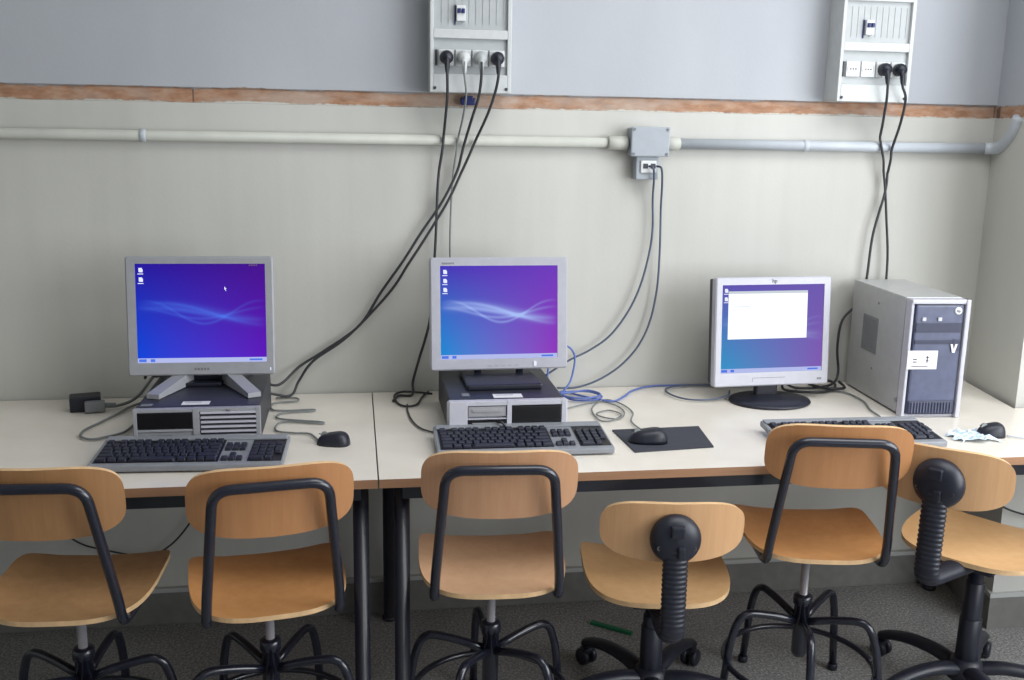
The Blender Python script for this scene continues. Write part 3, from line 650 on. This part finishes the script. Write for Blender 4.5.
# ------------------------------------------------------------------ keyboards
def keymesh(w, d):
    mb = MB(); mb.box((0, 0, .004), (w-.0025, d-.0025, .008), .0012, seg=1, taper=(.86, .80)); me_o = mb.build('key', M['key']); me = me_o.data; bpy.data.objects.remove(me_o); return me
KC = {}
def keyboard(loc, rz, label, W_=.460):
    t = empty('keyboard', loc, (rad(5), 0, rad(rz))); D_ = .182; u = .0192; uy = .0208
    mb = MB(); mb.box((0, D_/2, .008), (W_, D_, .016), .004); mb.box((0, D_-.016, .018), (W_-.01, .028, .006), .003); mb.build('case', M['kbcase'], t)
    mb = MB(); mb.box((-.0735, .0885, .0163), (.294, .140, .0012)); mb.box((.1835, .0885, .0163), (.082, .140, .0012)); mb.build('key_bed', M['dark'], t)
    mb = MB()
    for x in (-.19, .19): mb.box((x, D_-.02, -.006), (.03, .012, .012), .002)
    mb.build('foot', M['blackplastic'], t)
    def key(x, y, wu=1, du=1):
        k = (round(wu, 2), du)
        if k not in KC: KC[k] = keymesh(wu*u, du*uy)
        o = bpy.data.objects.new('key', KC[k]); COL.objects.link(o); o.parent = t; o.location = (x, y, .0168)
    X0 = -.0735-7.5*u; Y0 = .030
    rows = [[1.5, 1.25, 1.25, 6, 1.25, 1.25, 1.0, 1.5], [2.25]+[1]*10+[2.75], [1.75]+[1]*11+[2.25], [1.5]+[1]*12+[1.5], [1]*13+[2]]
    for r, row in enumerate(rows):
        x = X0
        for wu in row: key(x+wu*u/2, Y0+r*uy, wu); x += wu*u
    yf = Y0+5*uy+.006
    x = X0
    for k, gap in enumerate([1, .6, 0, 0, 0, .6, 0, 0, 0, .6, 0, 0, 0]):
        key(x+u/2, yf); x += u*(1+(.667 if k in (0, 4, 8) else 0))
    XN = .105
    for dx, r in ((-1, 0), (0, 0), (1, 0), (0, 1), (-1, 3), (0, 3), (1, 3), (-1, 4), (0, 4), (1, 4)): key(XN+dx*u*.93, Y0+r*uy, .93)
    XP = .1835
    for r in range(1, 5):
        for cidx in range(3): key(XP+(cidx-1.5)*u, Y0+r*uy)
    key(XP-u, Y0, 2); key(XP+.5*u, Y0); key(XP+1.5*u, Y0+4*uy)
    key(XP+1.5*u, Y0+2.5*uy, 1, 2)
    tag(t, label, 'keyboard'); return t
keyboard((-.410, 2.402, DZ+.004), -3.0, 'silver keyboard with black keys in front of the left computer')
keyboard((.430, 2.432, DZ+.004), -.5, 'silver keyboard with black keys in front of the middle computer')
keyboard((1.343, 2.398, DZ+.004), -1, 'silver keyboard mostly hidden behind a chair back, before the right monitor')

# ------------------------------------------------------------------ mice and pad
def mouse(loc, rz, label, mat='blackplastic', L=.105, Wd=.062, H=.036):
    t = empty('computer_mouse', loc, rad(rz)); mb = MB(); vs = []; fs = []; nu, nv = 24, 9
    for j_ in range(nv+1):
        v = j_/nv*PI/2
        for k in range(nu):
            a = 2*PI*k/nu; ca, sa = math.cos(a), math.sin(a)
            rr = 1/((abs(ca)**2.6+abs(sa)**2.6)**(1/2.6)); cr = math.cos(v)**.55
            x = L/2*ca*rr*cr; y = Wd/2*sa*rr*cr*(1-.10*ca*(1 if ca < 0 else 0)); z = H*math.sin(v)**.9*(1-.22*(x/(L/2)))
            vs.append((x, y, max(z, 0)))
    for j_ in range(nv):
        for k in range(nu): q = (k+1) % nu; fs.append((j_*nu+k, j_*nu+q, (j_+1)*nu+q, (j_+1)*nu+k))
    fs.append(tuple(range(nu))[::-1]); mb.add(vs, fs); mb.build('shell', M[mat], t)
    mb = MB(); mb.cyl((L*.28, -.004, H*.76), (L*.28, .004, H*.76), .009, n=16); mb.build('scroll_wheel', M['cableg'], t)
    mb = MB(); mb.box((L*.30, 0, H*.83), (L*.3, .0012, .002)); mb.build('button_seam', M['dark'], t)
    tag(t, label, 'mouse'); return t
mouse((-.062, 2.595, DZ), 165, 'black mouse lying on the bare desk beside left keyboard', L=.088, Wd=.056, H=.032)
mouse((.775, 2.520, DZ+.0045), 172, 'black mouse resting on the dark mouse pad')
mouse((1.765, 2.490, DZ), 170, 'small black mouse at the right end of the desk', L=.075, Wd=.055)
mb = MB(); mb.prism([(.706, 2.639), (.717, 2.441), (.94, 2.464), (.962, 2.650)], DZ+.0002, DZ+.004)
tag(mb.build('mouse_pad', M['pad']), 'dark grey cloth mouse pad on the desk', 'mouse pad')
# thin crumpled film and white cable by the right mouse
mb = MB(); vs = []; n = 12
for i in range(n):
    for k in range(n):
        vs.append((1.64+.11*i/(n-1)+.012*math.sin(k*1.3), 2.43+.085*k/(n-1)+.01*math.sin(i*.9), DZ+.002+.012*abs(math.sin(i*1.1+k*.7))*random.random()+.006*math.sin(PI*i/(n-1))))
mb.add(vs, [(i*n+k, (i+1)*n+k, (i+1)*n+k+1, i*n+k+1) for i in range(n-1) for k in range(n-1)], 0, False)
tag(mb.build('plastic_wrapper', M['film']), 'crumpled pale blue plastic film beside the right mouse', 'wrapper')
cable('pale mouse cable trailing right from the right mouse', dp((1.80, 2.47), (1.85, 2.44), (1.93, 2.43), (2.03, 2.42), (2.14, 2.45)), 'pipe', .0022, name='mouse_cable')
# green stick on the floor
mb = MB(); mb.box((.80, 2.905, .006), (.145, .016, .012), .003, rz=math.atan2(-.087, .111))
tag(mb.build('plastic_stick', M['green']), 'green plastic stick lying on the floor under the desk', 'stick')

# ------------------------------------------------------------------ chairs
def shell_sheet(mb, outline, surf, thick, nr=10, n=64):
    """outline(a)->(u,v) unit shape; surf(u,v)->(point, normal)"""
    top = []; bot = []
    for i in range(nr+1):
        r = i/nr
        for k in range(n):
            u, v = outline(2*PI*k/n); p, nn = surf(u*r, v*r); top.append(Vector(p)); bot.append(Vector(p)-Vector(nn)*thick)
    fs = [(i*n+k, i*n+(k+1) % n, (i+1)*n+(k+1) % n, (i+1)*n+k) for i in range(1, nr) for k in range(n)]
    cap = [(0, n+k, n+(k+1) % n) for k in range(n)]
    mb.add(top, fs+cap, 0, True); mb.add(bot, fs+cap, 0, True)
    e = [top[nr*n+k] for k in range(n)]+[bot[nr*n+k] for k in range(n)]
    mb.add(e, [(k, (k+1) % n, n+(k+1) % n, n+k) for k in range(n)], 1, False)
def sup(a, p): c, s = math.cos(a), math.sin(a); return math.copysign(abs(c)**(2/p), c), math.copysign(abs(s)**(2/p), s)
def seat_mesh(w, d, thick=.012, curl=.022):
    def outl(a):
        p = 7.0 if math.sin(a) > 0 else 3.0
        u, v = sup(a, p); return u*(1.0 if v > 0 else 1.0-.05*abs(v)), v
    def surf(u, v):
        x, y = u*w/2, v*d/2
        z = curl*abs(u)**3*(.5+.5*(v+1)/2) + .012*max(0, -v-.3)**2 - .012*max(0, v-.5)**2*2 - .006*(1-u*u)*(1-v*v)
        return (x, y, z), (0, 0, 1)
    mb = MB(); shell_sheet(mb, outl, surf, thick); return mb
def back_mesh(w, h, thick=.011, curve=.034, p=3.6):
    def surf(u, v):
        x, z = u*w/2, v*h/2
        return (x, curve*abs(u)**2.0, z), Vector((curve*2*u/(w/2)*1.0, -1, 0)).normalized()
    mb = MB(); shell_sheet(mb, lambda a: sup(a, p), surf, thick); return mb
SHADED_BACK = {M['wood'+k].name: 'back'+k for k in '1234'}
def school_chair(x, y, rz, dz, mat, label, legrot=0):
    t = empty('school_chair', (x, y, 0), rad(rz)); zs = .48+dz
    seat_mesh(.374, .385).build('seat', [mat, M['plyedge']], t, (0, 0, zs))
    tilt = rad(9)
    bz = zs+.296
    b = back_mesh(.364, .170).build('backrest', [M[SHADED_BACK[mat.name]], M['plyedge']], t, (0, -.243, bz), (tilt, 0, 0))
    mb = MB()
    P = [(-.10, .06, zs-.022), (-.150, -.02, zs-.024), (-.150, -.174, zs-.012), (-.148, -.192, zs+.05), (-.126, -.272, zs+.345), (.118, -.272, zs+.345), (.148, -.192, zs+.05), (.150, -.174, zs-.012), (.150, -.02, zs-.024), (.10, .06, zs-.022)]
    mb.tube(fillet(P, .042, 7), .0118, 12, sub=0); mb.build('back_frame', M['tube'], t)
    mb = MB(); mb.box((0, -.03, zs-.026), (.22, .045, .012), .002); mb.cyl((0, 0, zs-.020), (0, 0, zs-.034), .05, n=20); mb.build('seat_plate', M['tube'], t)
    mb = MB(); mb.cyl((0, 0, .26), (0, 0, zs-.02), .0112, n=18); mb.build('pole', M['chrome'], t)
    mb = MB(); mb.lathe((0, 0, .135), (0, 0, 1), [(0, 0), (.017, 0), (.0215, .01), (.0215, .155), (.026, .157), (.026, .182), (.02, .185), (0, .185)], 20); mb.build('hub', M['tube'], t)
    for k in range(5):
        a = rad(-90+72*k+legrot); c_, s_ = math.cos(a), math.sin(a)
        pts = [(.012, .238), (.09, .262), (.178, .276), (.205, .20), (.225, .014)]
        mb = MB(); mb.tube(fillet([(c_*r, s_*r, z) for r, z in pts], .045, 6), .0112, 10, sub=0); lg = mb.build('leg', M['tube'], t)
        mb = MB(); mb.cyl((c_*.225, s_*.225, 0), (c_*.2245, s_*.2245, .02), .0145, n=14, bev=.002); mb.build('rubber_foot', M['blackplastic'], lg)
    mb = MB(); R_ = .206; mb.tube([(R_*math.cos(2*PI*k/40), R_*math.sin(2*PI*k/40), .115) for k in range(41)], .0085, 8, sub=0); mb.build('foot_ring', M['tube'], t)
    tag(t, label, 'chair'); return t
school_chair(-.668, 2.385, -3, .0, M['wood1'], 'wooden school chair with black tube frame, leftmost, cut off by picture edge', 27)
school_chair(-.222, 2.375, 9, -.010, M['wood2'], 'orange-brown wooden school chair left of the desk legs', -4)
school_chair(.337, 2.400, -3.5, .0, M['wood3'], 'pale wooden school chair in front of the middle keyboard', -28)
school_chair(1.222, 2.450, -11, .020, M['wood2'], 'wooden school chair with foot ring before the right monitor', -6)

def office_chair(x, y, rz, zs, mat, label, baserot, back_d=.275, bw=.36, bellow_z=-.038, back_turn=0, zback=None):
    t = empty('swivel_chair', (x, y, 0), rad(rz)); zb = zback if zback else zs+.235
    seat_mesh(.392, .39, .013, .026).build('seat', [mat, M['plyedge']], t, (0, 0, zs))
    back_mesh(bw, .158, .012, .040, 3.2).build('backrest', [M[SHADED_BACK[mat.name]], M['plyedge']], t, (.025*math.sin(rad(-back_turn)), -back_d+.025, zb), (rad(6), 0, rad(back_turn)))
    yb_ = -back_d
    mb = MB(); o = (0, yb_+.018, zb-.008)
    mb.lathe(o, (0, -1, .05), [(0, -.006), (.052, -.006), (.062, .0), (.063, .012), (.058, .024), (.046, .033), (.03, .038), (0, .040)], 32)
    mb.box((0, yb_-.018, zb+.022), (.034, .02, .030), .005)
    mb.box((.010, yb_-.024, zb-.030), (.018, .014, .030), .004)
    hb = mb.build('back_hub', M['blackplastic'], t)
    mb = MB()
    for q in (-1, 1): mb.cyl((q*.042, yb_-.008, zb-.022), (q*.042, yb_-.016, zb-.022), .006, n=12)
    mb.build('bolt', M['dark'], hb)
    path = fillet([(0, yb_-.002, zb-.030), (0, yb_-.012, zs+bellow_z), (0, yb_+.060, zs+bellow_z-.014), (0, -.06, zs-.045)], .05, 8)
    P = []
    for i in range(len(path)-1):
        L = (path[i+1]-path[i]).length; m_ = max(1, int(L/.0021))
        for k in range(m_): P.append(path[i].lerp(path[i+1], k/m_))
    P.append(path[-1]); 
    cum = [0]
    for i in range(1, len(P)): cum.append(cum[-1]+(P[i]-P[i-1]).length)
    tot = cum[-1]
    mb = MB(); mb.tube(P, .0305, 20, sub=0, rfun=lambda q: 1+.045*math.sin(2*PI*cum[min(len(P)-1, int(round(q*(len(P)-1))))]/.0125), asp=.68, up=(1, 0, 0)); mb.build('bellows', M['blackplastic'], t)
    mb = MB(); mb.box((0, -.02, zs-.034), (.15, .19, .036), .008); mb.tube([(.06, .02, zs-.035), (.13, .03, zs-.04), (.165, .03, zs-.045)], .006, 8); mb.build('seat_mechanism', M['blackplastic'], t)
    mb = MB(); mb.cyl((0, 0, .20), (0, 0, zs-.03), .021, n=24); mb.cyl((0, 0, .10), (0, 0, zs-.12), .026, n=24, bev=.002); mb.cyl((0, 0, .06), (0, 0, .24), .032, .030, n=24, bev=.002); mb.build('gas_column', M['blackplastic'], t)
    mb = MB(); mb.lathe((0, 0, .055), (0, 0, 1), [(0, 0), (.05, 0), (.055, .02), (.045, .05), (.034, .062), (0, .064)], 28); mb.build('base_hub', M['blackplastic'], t)
    for k in range(5):
        a = rad(-90+72*k+baserot-rz); c_, s_ = math.cos(a), math.sin(a)
        mb = MB(); mb.tube([(c_*r, s_*r, z) for r, z in ((.03, .085), (.10, .098), (.18, .095), (.24, .080), (.272, .066))], .027, 12, sub=5, rfun=lambda q: 1-.32*q, asp=.72, up=(-s_, c_, 0)); mb.build('base_arm', M['blackplastic'], t)
        mb = MB(); X, Y = c_*.268, s_*.268; sx, sy = -s_, c_
        for q in (-1, 1): mb.cyl((X+sx*q*.006, Y+sy*q*.006, .026), (X+sx*q*.024, Y+sy*q*.024, .026), .026, n=20, bev=.004)
        mb.cyl((X, Y, .026), (X, Y, .066), .009, n=12); mb.box((X, Y, .043), (.03, .03, .022), .006, rz=a); mb.build('caster', M['blackplastic'], t)
    tag(t, label, 'chair'); return t
office_chair(.798, 2.475, -8, .392, M['wood4'], 'low wooden swivel chair with ribbed black back support, left one of two', -8, zback=.612)
office_chair(1.715, 2.410, -52, .470, M['wood4'], 'wooden swivel chair turned away at right edge with ribbed black support', -8, .385, .335, zback=.742, bellow_z=.018, back_turn=12)

# ------------------------------------------------------------------ light
def area(name, loc, rot, sx, sy, e, col):
    l = bpy.data.lights.new(name, 'AREA'); l.shape = 'RECTANGLE'; l.size = sx; l.size_y = sy; l.energy = e; l.color = col
    o = bpy.data.objects.new(name, l); COL.objects.link(o); o.location = loc; o.rotation_euler = rot; return o
area('window_light', (2.82, .70, 1.70), (0, rad(90), rad(-22)), 1.9, 2.4, 108, (.93, .97, 1.0))
area('overhead_fill_light', (1.5, 1.6, 2.93), (rad(-4), 0, 0), 2.2, 1.3, 42, (.97, .985, 1.0))  # unseen overhead fill, added to brighten desktops and seats
area('rear_fill_light', (2.1, -1.7, 1.3), (rad(88), 0, rad(16)), 1.6, 1.6, 14, (.95, .98, 1.0))  # unseen fill added behind the camera, lifts the wall under the desks
wd = bpy.data.worlds.new('World'); bpy.context.scene.world = wd; wd.use_nodes = True
bg = wd.node_tree.nodes['Background']; bg.inputs[0].default_value = (.80, .88, 1.0, 1); bg.inputs[1].default_value = .24

# ------------------------------------------------------------------ camera
H, pit, yaw, rol, F = 1.5745, .20649, .15690, .01759, 1009.23
cp, sp, cy, sy = math.cos(pit), math.sin(pit), math.cos(yaw), math.sin(yaw)
f = Vector((sy*cp, cy*cp, -sp)); r = Vector((cy, -sy, 0)); u = r.cross(f)
r2 = r*math.cos(rol)+u*math.sin(rol); u2 = -r*math.sin(rol)+u*math.cos(rol)
mw = Matrix((r2, u2, -f)).transposed().to_4x4(); mw.translation = Vector((0, 0, H))
cam = bpy.data.cameras.new('Camera'); co = bpy.data.objects.new('Camera', cam); COL.objects.link(co); co.matrix_world = mw
cam.sensor_width = 36; cam.lens = F*36/1024; cam.clip_start = .05
bpy.context.scene.camera = co
vs_ = bpy.context.scene.view_settings; vs_.view_transform = 'Standard'; vs_.look = 'None'; vs_.exposure = 0; vs_.gamma = 1
